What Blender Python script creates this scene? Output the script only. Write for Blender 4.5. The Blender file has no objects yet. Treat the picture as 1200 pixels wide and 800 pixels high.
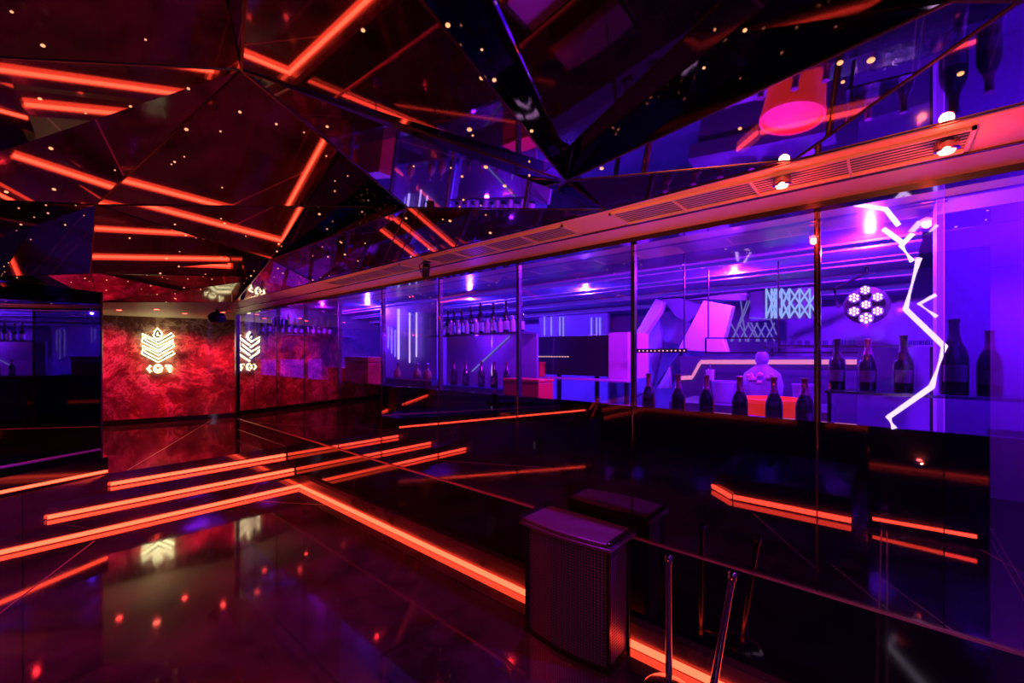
import bpy, bmesh, math, random
from mathutils import Vector, Matrix
random.seed(11)
C = bpy.context.scene.collection
SC = bpy.context.scene
# ------------------------------------------------------------------ camera, world, exposure
YAW = math.radians(48.8); FPX = 502.0; HOR = 415.0
cam = bpy.data.cameras.new('camera'); camo = bpy.data.objects.new('camera', cam); C.objects.link(camo)
cam.sensor_width = 36; cam.lens = 36 * FPX / 1200; cam.shift_y = (HOR - 400) / 1200; cam.clip_start = .02
camo.location = (0, 0, 0); camo.rotation_euler = (math.pi / 2, 0, -YAW)
SC.camera = camo
w = bpy.data.worlds.new('world'); SC.world = w; w.use_nodes = True
w.node_tree.nodes['Background'].inputs[0].default_value = (.03, .005, .06, 1)
w.node_tree.nodes['Background'].inputs[1].default_value = .15
vs = SC.view_settings; vs.view_transform = 'Standard'; vs.look = 'None'; vs.exposure = .2; vs.gamma = 1
vs.use_curve_mapping = False
cy = SC.cycles
cy.max_bounces = 14; cy.glossy_bounces = 9; cy.transparent_max_bounces = 20; cy.diffuse_bounces = 3
cy.sample_clamp_indirect = 4; cy.caustics_reflective = False; cy.caustics_refractive = False; cy.blur_glossy = .3

def lamp(name, kind, loc, energy, color, aim=None, size=.03, angle=60, blend=.6, sy=None):
    l = bpy.data.lights.new(name, kind); l.energy = energy; l.color = color
    if kind in ('POINT', 'SPOT'): l.shadow_soft_size = size
    if kind == 'SPOT': l.spot_size = math.radians(angle); l.spot_blend = blend
    if kind == 'AREA':
        l.shape = 'RECTANGLE'; l.size = size; l.size_y = sy or size
    o = bpy.data.objects.new(name, l); C.objects.link(o); o.location = loc
    if aim is not None:
        o.rotation_euler = (Vector(aim) - Vector(loc)).to_track_quat('-Z', 'Y').to_euler()
    return o

FS, FC = math.sin(YAW), math.cos(YAW)
def ray(u):
    a = (u - 600) / FPX
    return FS + FC * a, FC - FS * a
def pz(u, v, z):                       # point seen at pixel u,v with height z
    t = z * FPX / (HOR - v); x, y = ray(u); return Vector((x * t, y * t, z))
def px(u, v, X):                       # point seen at pixel u,v in the plane X
    x, y = ray(u); t = X / x; return Vector((X, y * t, (HOR - v) / FPX * t))
def py(u, v, Y0, sl):                  # in the vertical plane Y = Y0 + sl*X
    x, y = ray(u); t = Y0 / (y - sl * x); return Vector((x * t, y * t, (HOR - v) / FPX * t))

VIO = (.24, .012, 1.0); PUR = (.5, .02, 1.0); RED = (1.0, .006, .05); BLU = (.10, .03, 1.0)
BARL = [(4.3, 7.4, .85, 45, BLU), (4.6, 4.9, .85, 60, BLU), (4.9, 3.0, .85, 70, BLU), (4.9, 1.2, .85, 75, VIO),
        (4.4, .1, .85, 60, VIO), (3.15, -1.1, .85, 75, VIO), (3.62, 3.75, .22, 2.5, VIO), (3.9, 8.4, .85, 25, PUR), (3.1, 2.2, .85, 16, PUR), (3.1, .75, .85, 18, PUR)]
for i, (x, y, z, e, c) in enumerate(BARL): lamp('bar_violet_fill', 'POINT', (x, y, z), e * 6, c, size=.025)  # blue and violet points added to light the bar, no fixtures modelled
REDS = [(1.1, 10.0, .74, 38, (.9, 11.5, -.7)), (2.0, 9.9, .74, 38, (2.1, 11.3, -.8)), (2.9, 9.9, .74, 34, (3.2, 11, -.7)), (.3, 9.8, .74, 30, (0, 11.6, -.6))]
for x, y, z, e, a in REDS: lamp('red_spot_light', 'SPOT', (x, y, z), e * 3.8, RED, aim=a, size=.03, angle=80)
SOFR = [(2.15, .34), (2.17, -.16)]
for x, y in SOFR: lamp('soffit_red_light', 'POINT', (x, y, .70), 5, (1, .05, .03), size=.02)
LOB = [(1.35, 3.1, .90), (.5, 4.3, .90), (1.75, 4.6, .76), (1.2, 1.9, 1.05), (1.6, 6.2, .78)]
for x, y, z in LOB: lamp('lobby_red_light', 'SPOT', (x, y, z - .02), 60, (1, .02, .03), aim=(x + .1, y + .2, -2), size=.025, angle=130)
lamp('lobby_violet_wash', 'SPOT', (.2, -2.3, .9), 120, PUR, aim=(2.6, .2, -.9), size=.05, angle=70)

for p_, a_ in (((-.69, -.23, -1.12), (2.3, 1.9, .77)), ((-.69, -.27, -1.12), (2.3, .3, .77)), ((-.9, 5.2, -1.74), (2.3, 4.6, .77))):
    lamp('soffit_warm_fill', 'SPOT', p_, 400, (1, .17, .07), aim=a_, size=0, angle=46, blend=1)  # orange spots added to warm the bulkhead; the far one has no fixture

lamp('rear_violet_fill', 'SPOT', (-1.6, -1.6, .9), 110, PUR, aim=(-3.1, -.6, -.9), size=.03, angle=110)  # added unseen spot, makes the wall behind the camera reflect violet
# ------------------------------------------------------------------ materials
def mat(name, col, rough=.5, metal=0, emit=None, es=0, spec=.5):
    m = bpy.data.materials.new(name); m.use_nodes = True
    b = m.node_tree.nodes['Principled BSDF']
    b.inputs['Base Color'].default_value = (*col, 1); b.inputs['Roughness'].default_value = rough
    b.inputs['Metallic'].default_value = metal; b.inputs['Specular IOR Level'].default_value = spec
    if emit:
        b.inputs['Emission Color'].default_value = (*emit, 1); b.inputs['Emission Strength'].default_value = es
    return m
def nd(m, t): return m.node_tree.nodes.new(t)
def lk(m, a, b): m.node_tree.links.new(a, b)
def bs(m): return m.node_tree.nodes['Principled BSDF']
def emis(name, col, s):
    m = bpy.data.materials.new(name); m.use_nodes = True; nt = m.node_tree; nt.nodes.clear()
    e = nt.nodes.new('ShaderNodeEmission'); e.inputs[0].default_value = (*col, 1); e.inputs[1].default_value = s
    o = nt.nodes.new('ShaderNodeOutputMaterial'); nt.links.new(e.outputs[0], o.inputs[0]); return m
def glassm(name, tint, fac, gcol=(.9, .9, .9), rough=.012):
    m = bpy.data.materials.new(name); m.use_nodes = True; nt = m.node_tree; nt.nodes.clear()
    t = nt.nodes.new('ShaderNodeBsdfTransparent'); t.inputs[0].default_value = (*tint, 1)
    g = nt.nodes.new('ShaderNodeBsdfGlossy'); g.inputs['Color'].default_value = (*gcol, 1); g.inputs['Roughness'].default_value = rough
    x = nt.nodes.new('ShaderNodeMixShader'); x.inputs[0].default_value = fac
    o = nt.nodes.new('ShaderNodeOutputMaterial')
    nt.links.new(t.outputs[0], x.inputs[1]); nt.links.new(g.outputs[0], x.inputs[2]); nt.links.new(x.outputs[0], o.inputs[0]); return m
M = {}
M['mirror'] = mat('ceiling_mirror', (.62, .58, .62), .025, 1)
M['wallmirror'] = mat('smoked_mirror', (.55, .5, .55), .012, 1)
M['dark'] = mat('black_lacquer', (.006, .005, .008), .06, 0, spec=.9)
M['black'] = mat('matte_black', (.012, .011, .014), .45)
M['frame'] = mat('bronze_frame', (.10, .06, .05), .25, .9)
M['beige'] = mat('beige_paint', (.72, .66, .5), .6)
M['soffit'] = mat('bulkhead_paint', (.62, .36, .28), .4)
M['grille'] = mat('grille_metal', (.60, .45, .34), .35, .3)
M['brass'] = mat('brass_inlay', (.75, .5, .35), .45, .8)
M['chrome'] = mat('chrome', (.55, .5, .52), .12, 1)
M['barwall'] = mat('bar_wall_paint', (.35, .25, .55), .5)
M['lav'] = mat('lavender_panel', (.75, .65, .9), .4)
M['barpaint2'] = mat('bar_dark_paint', (.08, .06, .14), .3)
M['redlac'] = mat('red_lacquer', (.8, .05, .04), .35)
M['bottle'] = mat('dark_bottle_glass', (.02, .012, .03), .06, spec=1)
M['foil'] = mat('bottle_foil', (.5, .12, .3), .25, .8)
M['foil2'] = mat('dark_foil', (.06, .03, .06), .3, .6)
M['label'] = mat('bottle_label', (.6, .5, .7), .5); M['dlabel'] = mat('dark_bottle_label', (.10, .06, .14), .4)
M['pinkpanel'] = mat('pink_panel', (.7, .3, .6), .45)
M['amber'] = mat('spirit_glass', (.35, .12, .06), .1, spec=.9)
M['petal'] = mat('petal', (.85, .45, .6), .6)
M['clear'] = glassm('tumbler_glass', (.8, .8, .95), .3)
M['shelfglass'] = glassm('shelf_glass', (.75, .7, .95), .35)
M['pane'] = glassm('bar_glass', (.86, .82, .95), .24, (.85, .78, .9))
M['pane2'] = glassm('bar_glass_tinted', (.55, .4, .8), .45, (.85, .7, .9))
M['pane3'] = glassm('bar_glass_mirrored', (.6, .5, .7), .5, (.8, .7, .75))
M['led'] = emis('led_orange_red', (1, .05, .022), 5.5)
M['ledpink'] = emis('led_pink', (1, .28, .55), 1.6)
M['neon'] = emis('neon_white_violet', (.92, .62, 1.0), 4.5)
M['neonblue'] = emis('neon_blue', (.25, .22, 1.0), 2.2)
M['cove'] = emis('cove_light', (.14, .03, 1.0), .75)
M['lattice'] = emis('lattice_led', (.35, .55, 1.0), 1.6)
M['lattice2'] = emis('dim_violet_glow', (.35, .3, 1.0), .8)
M['star'] = emis('star_light', (1, .36, .16), 1.5)
M['redlamp'] = emis('red_lamp', (1, .05, .04), 25)
M['halo'] = emis('sign_backlight', (1.0, .88, .42), 6.0)
M['dots'] = emis('led_dots', (1, .5, .45), 2.5)
M['parled'] = emis('par_led', (1, .5, 1), 9); M['lens'] = emis('violet_lens', (.45, .1, 1), 1.2)

# polished stone floor: dark brown black clouds, fine tile joints
def stone(name, c1, c2, rough, tile):
    m = mat(name, c1, rough, spec=.75)
    tc = nd(m, 'ShaderNodeTexCoord'); mp = nd(m, 'ShaderNodeMapping'); lk(m, tc.outputs['Object'], mp.inputs[0])
    n = nd(m, 'ShaderNodeTexNoise'); n.inputs['Scale'].default_value = 1.6; n.inputs['Detail'].default_value = 9; n.inputs['Roughness'].default_value = .65
    lk(m, mp.outputs[0], n.inputs['Vector'])
    r = nd(m, 'ShaderNodeValToRGB'); r.color_ramp.elements[0].position = .35; r.color_ramp.elements[0].color = (*c1, 1)
    r.color_ramp.elements[1].position = .75; r.color_ramp.elements[1].color = (*c2, 1); lk(m, n.outputs['Fac'], r.inputs[0])
    b = nd(m, 'ShaderNodeTexBrick'); b.offset = 0; b.inputs['Scale'].default_value = 1; b.inputs['Brick Width'].default_value = tile; b.inputs['Row Height'].default_value = tile
    b.inputs['Mortar Size'].default_value = .003; b.inputs['Mortar Smooth'].default_value = 0
    b.inputs['Mortar'].default_value = (.001, .001, .001, 1)
    lk(m, mp.outputs[0], b.inputs['Vector']); lk(m, r.outputs[0], b.inputs['Color1']); lk(m, r.outputs[0], b.inputs['Color2'])
    lk(m, b.outputs['Color'], bs(m).inputs['Base Color'])
    rr = nd(m, 'ShaderNodeMapRange'); rr.inputs['From Min'].default_value = .3; rr.inputs['From Max'].default_value = .75
    rr.inputs['To Min'].default_value = rough * .55; rr.inputs['To Max'].default_value = rough * 1.9
    lk(m, n.outputs['Fac'], rr.inputs['Value']); lk(m, rr.outputs[0], bs(m).inputs['Roughness'])
    return m
M['floor'] = stone('polished_dark_stone', (.02, .014, .013), (.11, .075, .065), .055, 1.2)
bs(M['floor']).inputs['IOR'].default_value = 2.0
M['kerb'] = stone('kerb_stone', (.05, .03, .025), (.16, .09, .07), .3, 3)
# red veined marble
m = mat('red_marble', (.3, .02, .03), .16); M['marble'] = m
tc = nd(m, 'ShaderNodeTexCoord'); n0 = nd(m, 'ShaderNodeTexNoise'); n0.inputs['Scale'].default_value = .8; n0.inputs['Detail'].default_value = 4
lk(m, tc.outputs['Object'], n0.inputs['Vector'])
mx = nd(m, 'ShaderNodeMix'); mx.data_type = 'RGBA'; mx.blend_type = 'ADD'; mx.inputs[0].default_value = .9
lk(m, tc.outputs['Object'], mx.inputs[6]); lk(m, n0.outputs['Color'], mx.inputs[7])
n1 = nd(m, 'ShaderNodeTexNoise'); n1.inputs['Scale'].default_value = 1.0; n1.inputs['Detail'].default_value = 14; n1.inputs['Roughness'].default_value = .74; n1.inputs['Distortion'].default_value = .35
lk(m, mx.outputs[2], n1.inputs['Vector'])
ab = nd(m, 'ShaderNodeMath'); ab.operation = 'SUBTRACT'; ab.inputs[1].default_value = .5; lk(m, n1.outputs['Fac'], ab.inputs[0])
a2 = nd(m, 'ShaderNodeMath'); a2.operation = 'ABSOLUTE'; lk(m, ab.outputs[0], a2.inputs[0])
rp = nd(m, 'ShaderNodeValToRGB'); e = rp.color_ramp.elements
e[0].position = 0; e[0].color = (.75, .5, .4, 1); e[1].position = .17; e[1].color = (.10, .03, .03, 1)
x = e.new(.012); x.color = (.5, .3, .25, 1); x = e.new(.045); x.color = (.26, .11, .09, 1)
lk(m, a2.outputs[0], rp.inputs[0])
n2 = nd(m, 'ShaderNodeTexNoise'); n2.inputs['Scale'].default_value = 1.5; n2.inputs['Detail'].default_value = 5; lk(m, mx.outputs[2], n2.inputs['Vector'])
mr = nd(m, 'ShaderNodeMapRange'); mr.inputs['From Min'].default_value = .40; mr.inputs['From Max'].default_value = .58; mr.inputs['To Min'].default_value = .35; mr.inputs['To Max'].default_value = 1.15
lk(m, n2.outputs['Fac'], mr.inputs['Value'])
mm_ = nd(m, 'ShaderNodeMix'); mm_.data_type = 'RGBA'; mm_.blend_type = 'MULTIPLY'; mm_.inputs[0].default_value = 1
lk(m, rp.outputs[0], mm_.inputs[6]); lk(m, mr.outputs[0], mm_.inputs[7]); lk(m, mm_.outputs[2], bs(m).inputs['Base Color'])
# perforated sheet for the bin
m = mat('perforated_metal', (.30, .2, .24), .35, .6); M['perf'] = m
tc = nd(m, 'ShaderNodeTexCoord'); vm = nd(m, 'ShaderNodeTexVoronoi'); vm.inputs['Scale'].default_value = 56; vm.inputs['Randomness'].default_value = 0
sx = nd(m, 'ShaderNodeSeparateXYZ'); cx_ = nd(m, 'ShaderNodeCombineXYZ'); ad = nd(m, 'ShaderNodeMath'); ad.operation = 'ADD'
lk(m, tc.outputs['Object'], sx.inputs[0]); lk(m, sx.outputs[0], ad.inputs[0]); lk(m, sx.outputs[1], ad.inputs[1]); lk(m, ad.outputs[0], cx_.inputs[0]); lk(m, sx.outputs[2], cx_.inputs[1])
vm.voronoi_dimensions = '2D'; lk(m, cx_.outputs[0], vm.inputs['Vector'])
rp = nd(m, 'ShaderNodeValToRGB'); rp.color_ramp.elements[0].position = .32; rp.color_ramp.elements[0].color = (.01, .008, .01, 1)
rp.color_ramp.elements[1].position = .45; rp.color_ramp.elements[1].color = (.36, .24, .28, 1)
lk(m, vm.outputs['Distance'], rp.inputs[0]); lk(m, rp.outputs[0], bs(m).inputs['Base Color'])
bp = nd(m, 'ShaderNodeBump'); bp.inputs['Strength'].default_value = .6; bp.inputs['Distance'].default_value = .004
lk(m, vm.outputs['Distance'], bp.inputs['Height']); lk(m, bp.outputs[0], bs(m).inputs['Normal'])

# ------------------------------------------------------------------ helpers
def link(name, bm, m, parent=None, smooth=False, bevel=0):
    bmesh.ops.recalc_face_normals(bm, faces=bm.faces)
    me = bpy.data.meshes.new(name); bm.to_mesh(me); bm.free(); me.materials.append(m)
    if smooth:
        for p in me.polygons: p.use_smooth = True
        try: me.set_sharp_from_angle(angle=math.radians(38))
        except Exception: pass
    o = bpy.data.objects.new(name, me); C.objects.link(o)
    if parent is not None: o.parent = parent
    if bevel:
        md = o.modifiers.new('bevel', 'BEVEL'); md.width = bevel; md.segments = 2; md.limit_method = 'ANGLE'
    return o
def tag(o, label, cat, group=None):
    o['label'] = label; o['category'] = cat
    if group: o['group'] = group
    return o
def struct(name, bm, m, parent=None):
    o = link(name, bm, m, parent); o['kind'] = 'structure'; return o
def thing(name, label, cat, loc=(0, 0, 0), group=None, rot=(0, 0, 0)):
    o = bpy.data.objects.new(name, None); C.objects.link(o); o.location = loc; o.rotation_euler = rot
    o.empty_display_size = .05
    return tag(o, label, cat, group)
def B(): return bmesh.new()
def box(bm, x0, x1, y0, y1, z0, z1):
    vv = [bm.verts.new((x, y, z)) for z in (z0, z1) for y in (y0, y1) for x in (x0, x1)]
    for f in ((0, 1, 3, 2), (4, 5, 7, 6), (0, 1, 5, 4), (2, 3, 7, 6), (0, 2, 6, 4), (1, 3, 7, 5)):
        bm.faces.new([vv[i] for i in f])
    return bm
def bar(bm, p, q, w, h, up=(0, 0, 1)):
    p, q = Vector(p), Vector(q); d = (q - p).normalized(); up = Vector(up)
    s = d.cross(up)
    if s.length < 1e-4: s = d.cross(Vector((1, 0, 0)))
    s.normalize(); n = s.cross(d)
    vv = [bm.verts.new(b + s * a * w / 2 + n * c * h / 2) for b in (p, q) for a, c in ((-1, -1), (1, -1), (1, 1), (-1, 1))]
    for f in ((0, 1, 2, 3), (4, 5, 6, 7), (0, 1, 5, 4), (1, 2, 6, 5), (2, 3, 7, 6), (3, 0, 4, 7)): bm.faces.new([vv[i] for i in f])
    return bm
def prism(bm, pts, z0, z1):            # footprint polygon extruded in z
    lo = [bm.verts.new((p[0], p[1], z0)) for p in pts]; hi = [bm.verts.new((p[0], p[1], z1)) for p in pts]
    bm.faces.new(lo[::-1]); bm.faces.new(hi); k = len(pts)
    for i in range(k): bm.faces.new((lo[i], lo[(i + 1) % k], hi[(i + 1) % k], hi[i]))
    return bm
def slabx(bm, pts, th):                # polygon of 3-D points pushed in +X
    lo = [bm.verts.new(p) for p in pts]; hi = [bm.verts.new(Vector(p) + Vector((th, 0, 0))) for p in pts]
    bm.faces.new(lo[::-1]); bm.faces.new(hi); k = len(pts)
    for i in range(k): bm.faces.new((lo[i], lo[(i + 1) % k], hi[(i + 1) % k], hi[i]))
    return bm
def lathe(bm, prof, n=20, c=(0, 0, 0)):
    rings = []
    for r, z in prof:
        if r < 1e-5: rings.append([bm.verts.new((c[0], c[1], c[2] + z))])
        else: rings.append([bm.verts.new((c[0] + r * math.cos(2 * math.pi * i / n), c[1] + r * math.sin(2 * math.pi * i / n), c[2] + z)) for i in range(n)])
    for a, b in zip(rings, rings[1:]):
        for i in range(n):
            j = (i + 1) % n
            if len(a) == 1 and len(b) == 1: break
            if len(a) == 1: bm.faces.new((a[0], b[i], b[j]))
            elif len(b) == 1: bm.faces.new((a[i], a[j], b[0]))
            else: bm.faces.new((a[i], a[j], b[j], b[i]))
    return bm
def tube(bm, pts, r, n=8, closed=False):
    pts = [Vector(p) for p in pts]; k = len(pts); rings = []
    for i, p in enumerate(pts):
        if closed: d = (pts[(i + 1) % k] - pts[i - 1])
        elif i == 0: d = pts[1] - p
        elif i == k - 1: d = p - pts[-2]
        else: d = ((pts[i + 1] - p).normalized() + (p - pts[i - 1]).normalized())
        d.normalize(); a = d.cross(Vector((0, 0, 1)))
        if a.length < .05: a = d.cross(Vector((1, 0, 0)))
        a.normalize(); b = d.cross(a)
        rings.append([bm.verts.new(p + (a * math.cos(2 * math.pi * j / n) + b * math.sin(2 * math.pi * j / n)) * r) for j in range(n)])
    pairs = list(zip(rings, rings[1:])) + ([(rings[-1], rings[0])] if closed else [])
    for s, e in pairs:
        for j in range(n): bm.faces.new((s[j], s[(j + 1) % n], e[(j + 1) % n], e[j]))
    if not closed: bm.faces.new(rings[0][::-1]); bm.faces.new(rings[-1])
    return bm
def dup(root, loc, label=None, group=None, rot=None, scale=None):
    r = root.copy(); C.objects.link(r); r.location = loc
    if rot: r.rotation_euler = rot
    if scale: r.scale = scale if not isinstance(scale, (int, float)) else (scale,) * 3
    if label: r['label'] = label
    if group: r['group'] = group
    for ch in list(root.children):
        c = ch.copy(); C.objects.link(c); c.parent = r
        for g in list(ch.children):
            d = g.copy(); C.objects.link(d); d.parent = c
    return r
ORD = ['first', 'second', 'third', 'fourth', 'fifth', 'sixth', 'seventh', 'eighth', 'ninth', 'tenth', 'eleventh', 'twelfth', 'thirteenth', 'fourteenth']

# ------------------------------------------------------------------ room shell
ZF, Z1, Z2, ZU = -1.9, -1.745, -1.575, -1.42       # lower floor, two treads, upper floor
XK, XW = 2.61, 2.68                                # kerb front, glass wall
ZS, ZP, ZB = .77, -1.22, -.352                     # soffit underside, plinth top, bar front top
struct('floor', box(B(), -3.2, XK + .3, -3.7, 6.6, ZF - .1, ZF), M['floor'])
DS = (6.97 - 6.66) / (.69 - .17)
upper = [(.69, 6.97), (XW + .05, 6.97), (XW + .05, 9.3), (4.8, 9.3), (4.8, 12.2), (-3, 12.2), (-3, 6.97 - DS * 3.69)]
struct('floor', prism(B(), upper, ZF - .05, ZU), M['floor'])
for name, y0, y1, z, x0 in (('step', 6.31, 6.66, Z1, -.42), ('step', 6.66, 6.97, Z2, .17)):
    p = [(x0, y0), (XW + .05, y0), (XW + .05, 6.98), (.69, 6.965), (x0 + .001, max(y0 + .001, 6.97 - DS * (.69 - x0)))]
    struct(name, prism(B(), p, ZF, z), M['floor'])
# kerb and plinth under the glass wall
bx0 = box(B(), XK, XW + .02, -3.6, 6.31, ZF, Z1); k = struct('trim_1', bx0, M['kerb'])
struct('trim_2', box(B(), XW, XW + .1, -3.6, 9.3, ZF, ZP), M['dark'])
struct('trim_3', box(B(), XW - .012, XW + .004, -3.6, 9.3, ZP - .004, ZP + .006), M['brass'])
# bulkhead over the glass wall
b = B(); prism(b, [(2.05, -3.6), (2.05, 7.3), (2.35, 9.3), (XW + .1, 9.3), (XW + .1, -3.6)], ZS, ZS + .045); struct('ceiling', b, M['soffit'])
struct('wall_bulkhead', box(B(), XW, XW + .06, -3.6, 9.3, ZS + .045, 1.62), M['barpaint2'])
struct('trim_4', box(B(), XW - .035, XW + .05, -3.6, 9.3, ZS - .03, ZS), M['dark'])
struct('trim_5', box(B(), 2.37, 2.385, -3.6, 9.2, ZS - .008, ZS), M['frame'])
# marble wall, its base and alcove
MS = -.277; MY0 = 11.88                        # Y = MY0 + MS*X
def mw(X, off=0): return (X, MY0 + MS * X - off)
struct('wall_end', prism(B(), [mw(-2.6), mw(4.8), mw(4.8, -.15), mw(-2.6, -.15)], ZU, ZS), M['marble'])
struct('baseboard_end', prism(B(), [mw(-2.6, .02), mw(4.8, .02), mw(4.8, 0), mw(-2.6, 0)], ZU, ZU + .11), M['dark'])
struct('ceiling', prism(B(), [(.75, 8.76), (2.06, 7.24), (2.36, 9.28), (4.8, 9.28), (4.8, 12.3), (-2.8, 12.3), (-2.8, 7.2)], ZS, ZS + .1), M['beige'])
struct('wall_side', box(B(), 4.75, 4.85, 9.3, 10.7, ZU, ZS), M['dark'])
struct('trim_6', box(B(), XW - .03, XW + .06, 9.24, 9.32, ZU, ZS), M['frame'])
# diagonal mirror wall on the left, on its plinth
DM = .49
def dm(X, off=0): return (X, 7.6 + DM * (X - .66) - off)
struct('wall_left', prism(B(), [dm(-3), dm(.66), (.67, 7.625), (-3, 5.85)], ZP, .80), M['wallmirror'])
struct('trim_7', prism(B(), [(.67, 6.98), dm(.672, -.1), (-3, 5.98), (-3, 6.98 - .5 * 3.67)], ZU, ZP), M['dark'])
struct('trim_8', prism(B(), [dm(-3, .015), dm(.66, .015), dm(.66, 0), dm(-3, 0)], ZP, ZP + .012), M['brass'])
struct('trim_9', prism(B(), [(.66, 7.59), (.675, 7.59), (.685, 7.63), (.67, 7.63)], ZP, .80), M['frame'])
# far shell behind the camera
struct('wall_rear', box(B(), -3.2, 2.7, -3.7, -3.6, ZF, 1.4), M['barwall'])
struct('wall_west', box(B(), -3.2, -3.1, -3.6, -.35, ZF, 1.4), M['barwall']); struct('wall_west', box(B(), -3.2, -3.1, -.35, 7, ZF, 1.4), M['dark'])

# faceted mirror ceiling
V = dict(
    A=pz(283, 82, 1.34), b=pz(293, -150, 1.457), c=pz(-150, 60, 1.116), d=pz(112, 240, .958), e=pz(478, 243, 1.16), e2=pz(478, 243, .885), h=pz(376, -150, 1.014), i=pz(1117, 0, 1.031),
    f=pz(663, 212, .90), g=Vector((2.05, 1.13, ZS)), i2=pz(1117, 0, .80), A2=pz(283, 82, .80), b2=pz(293, -150, .78),
    k=pz(930, 188, .775), kr=Vector((2.05, -3.6, ZS)), f2=pz(663, 212, .84), m=pz(318, 304, .833), L=pz(-150, 228, .90), d2=pz(112, 240, 1.21), m2=pz(318, 304, 1.09),
    w=pz(106, 320, .765), w2=pz(320, 325, .93), w3=pz(106, 320, 1.02), m3=pz(320, 325, 1.02), L2=pz(-150, 330, .95), L3=pz(-150, 228, 1.3),
    x1=Vector((.73, 8.78, ZS)), x2=Vector((2.06, 7.24, ZS)),
    o=Vector((.15, -.25, 1.45)), R0=Vector((2.05, -3.6, ZS)), R1=Vector((-3.1, -3.6, 1.25)), R2=Vector((-3.1, 2.2, 1.0)), R3=Vector((-3.1, 7.2, .84)),
    q=Vector((2.05, 3.3, ZS)), n1=Vector((2.05, 4.6, ZS)), rr=Vector((-.2, -3.6, 1.4)))
def onplane(a, b_, c, u, v):       #           # vertex at pixel u,v lying in the plane a b c
    n = (V[b_] - V[a]).cross(V[c] - V[a]); x, y = ray(u); d = Vector((x, y, (HOR - v) / FPX)); return d * (n.dot(V[a]) / n.dot(d))
V['j'] = onplane('f2', 'i2', 'k', 1197, 0)
V['h1'] = onplane('A2', 'b2', 'f2', 376, -150)
F = ['A2 b2 h1 f2', 'A A2 f2', 'A2 f2 g e2', 'A b b2 A2', 'A A2 e2 e', 'f h i', 'f2 h1 h f', 'f i i2 f2', 'f2 i2 j k', 'f2 k g', 'k j kr', 'h o i', 'i o rr j i2', 'j rr kr', 'b2 b o h h1', 'A c b', 'c R2 o b', 'o R2 R1 rr', 'A e d', 'A d L c',
     'c L R2', 'L R3 R2', 'd m e', 'e2 g q', 'e2 q n1 m', 'e e2 m', 'm n1 x2', 'd m m2 d2', 'd2 m2 w', 'm2 w2 w', 'w w3 m3 w2', 'w3 m3 x1', 'm3 x2 x1', 'm m2 w2 m3 x2',
     'L d d2 L3', 'd2 w L2 L3', 'w w3 L2', 'L L3 L2 R3', 'w3 L2 x1']
bm = B(); VV = {}
TRI = []
for fs in F:
    ns = fs.split()
    for a in range(1, len(ns) - 1):
        t = (ns[0], ns[a], ns[a + 1])
        if (V[t[1]] - V[t[0]]).cross(V[t[2]] - V[t[0]]).length < 1e-4: continue
        TRI.append(t)
        bm.faces.new([bm.verts.new(V[q_]) for q_ in t])
ob = struct('ceiling', bm, M['mirror'])
edges = set()
b = B()
for fs in F:
    ns = fs.split()
    for a in range(len(ns)):
        e_ = tuple(sorted((ns[a], ns[(a + 1) % len(ns)])))
        if e_ in edges: continue
        edges.add(e_); bar(b, V[e_[0]] + Vector((0, 0, -.001)), V[e_[1]] + Vector((0, 0, -.001)), .008, .006)
struct('trim_10', b, M['frame'])
# shell above the facets, keeps the void dark
struct('ceiling', box(B(), -3.3, 2.2, -3.8, 8.8, 1.62, 1.7), M['black'])

# ------------------------------------------------------------------ glass wall
SY = [.27 + 1.013 * k_ for k_ in range(-4, 9)] + [9.24]
for i in range(len(SY) - 1):
    y0, y1 = SY[i], SY[i + 1]
    segs = [(y0, y1, 'pane')]
    if y0 >= 5.2: segs = [(y0, y1, 'pane3')]
    if i == 3: segs = [(y0, -.19, 'pane2'), (-.19, y1, 'pane')]
    if i < 3: segs = [(y0, y1, 'pane2')]
    for s0, s1, mm in segs:
        o = struct('window_1', box(B(), XW + .003, XW + .009, s0 + .002, s1 - .002, ZP + .006, ZS - .028), M[mm])
for y in SY[:-1]:
    wd = .028 if y < 4.5 else .01
    b = B(); box(b, XW + .010, XW + .05, y - wd / 2, y + wd / 2, ZB if y < 5 else ZP, ZS - .03); struct('trim_11', b, M['frame'] if y < 2 else M['black'])
    struct('trim_12', box(B(), XW - .001, XW + .012, y - .003, y + .003, ZP + .006, ZS - .03), M['frame'])
# bar front: black panelling behind the glass
struct('wall_bar', box(B(), XW + .05, XW + .09, -3.6, 9.2, ZF, ZB), M['dark'])
# ------------------------------------------------------------------ bar room shell
BX = 6.4
struct('floor', box(B(), XW + .09, BX + .1, -3.6, 9.25, ZU - .1, ZU), M['barpaint2'])
struct('wall_right', box(B(), BX, BX + .1, -3.6, 9.3, ZU, 1.0), M['barwall'])
struct('ceiling', box(B(), XW + .1, BX + .1, -3.6, 9.3, .93, 1.03), M['barpaint2'])
struct('wall_partition', box(B(), 3.62, 3.9, -3.5, -.225, ZU, .93), M['barwall'])
struct('wall_far', box(B(), XW + .1, BX, 9.2, 9.28, ZU, 1.0), M['barpaint2'])
for i, (x0, z0) in enumerate(((4.5, .86), (4.95, .80), (5.4, .73), (5.85, .65))):   # stepped ceiling coves
    struct('trim_13', box(B(), x0, BX, -.2, 9.2, z0, z0 + .075), M['barwall'])
    b = B(); box(b, x0 - .012, x0 + .0, -.2, 9.2, z0 + .015, z0 + .045); struct('trim_14', b, M['cove'])

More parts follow.
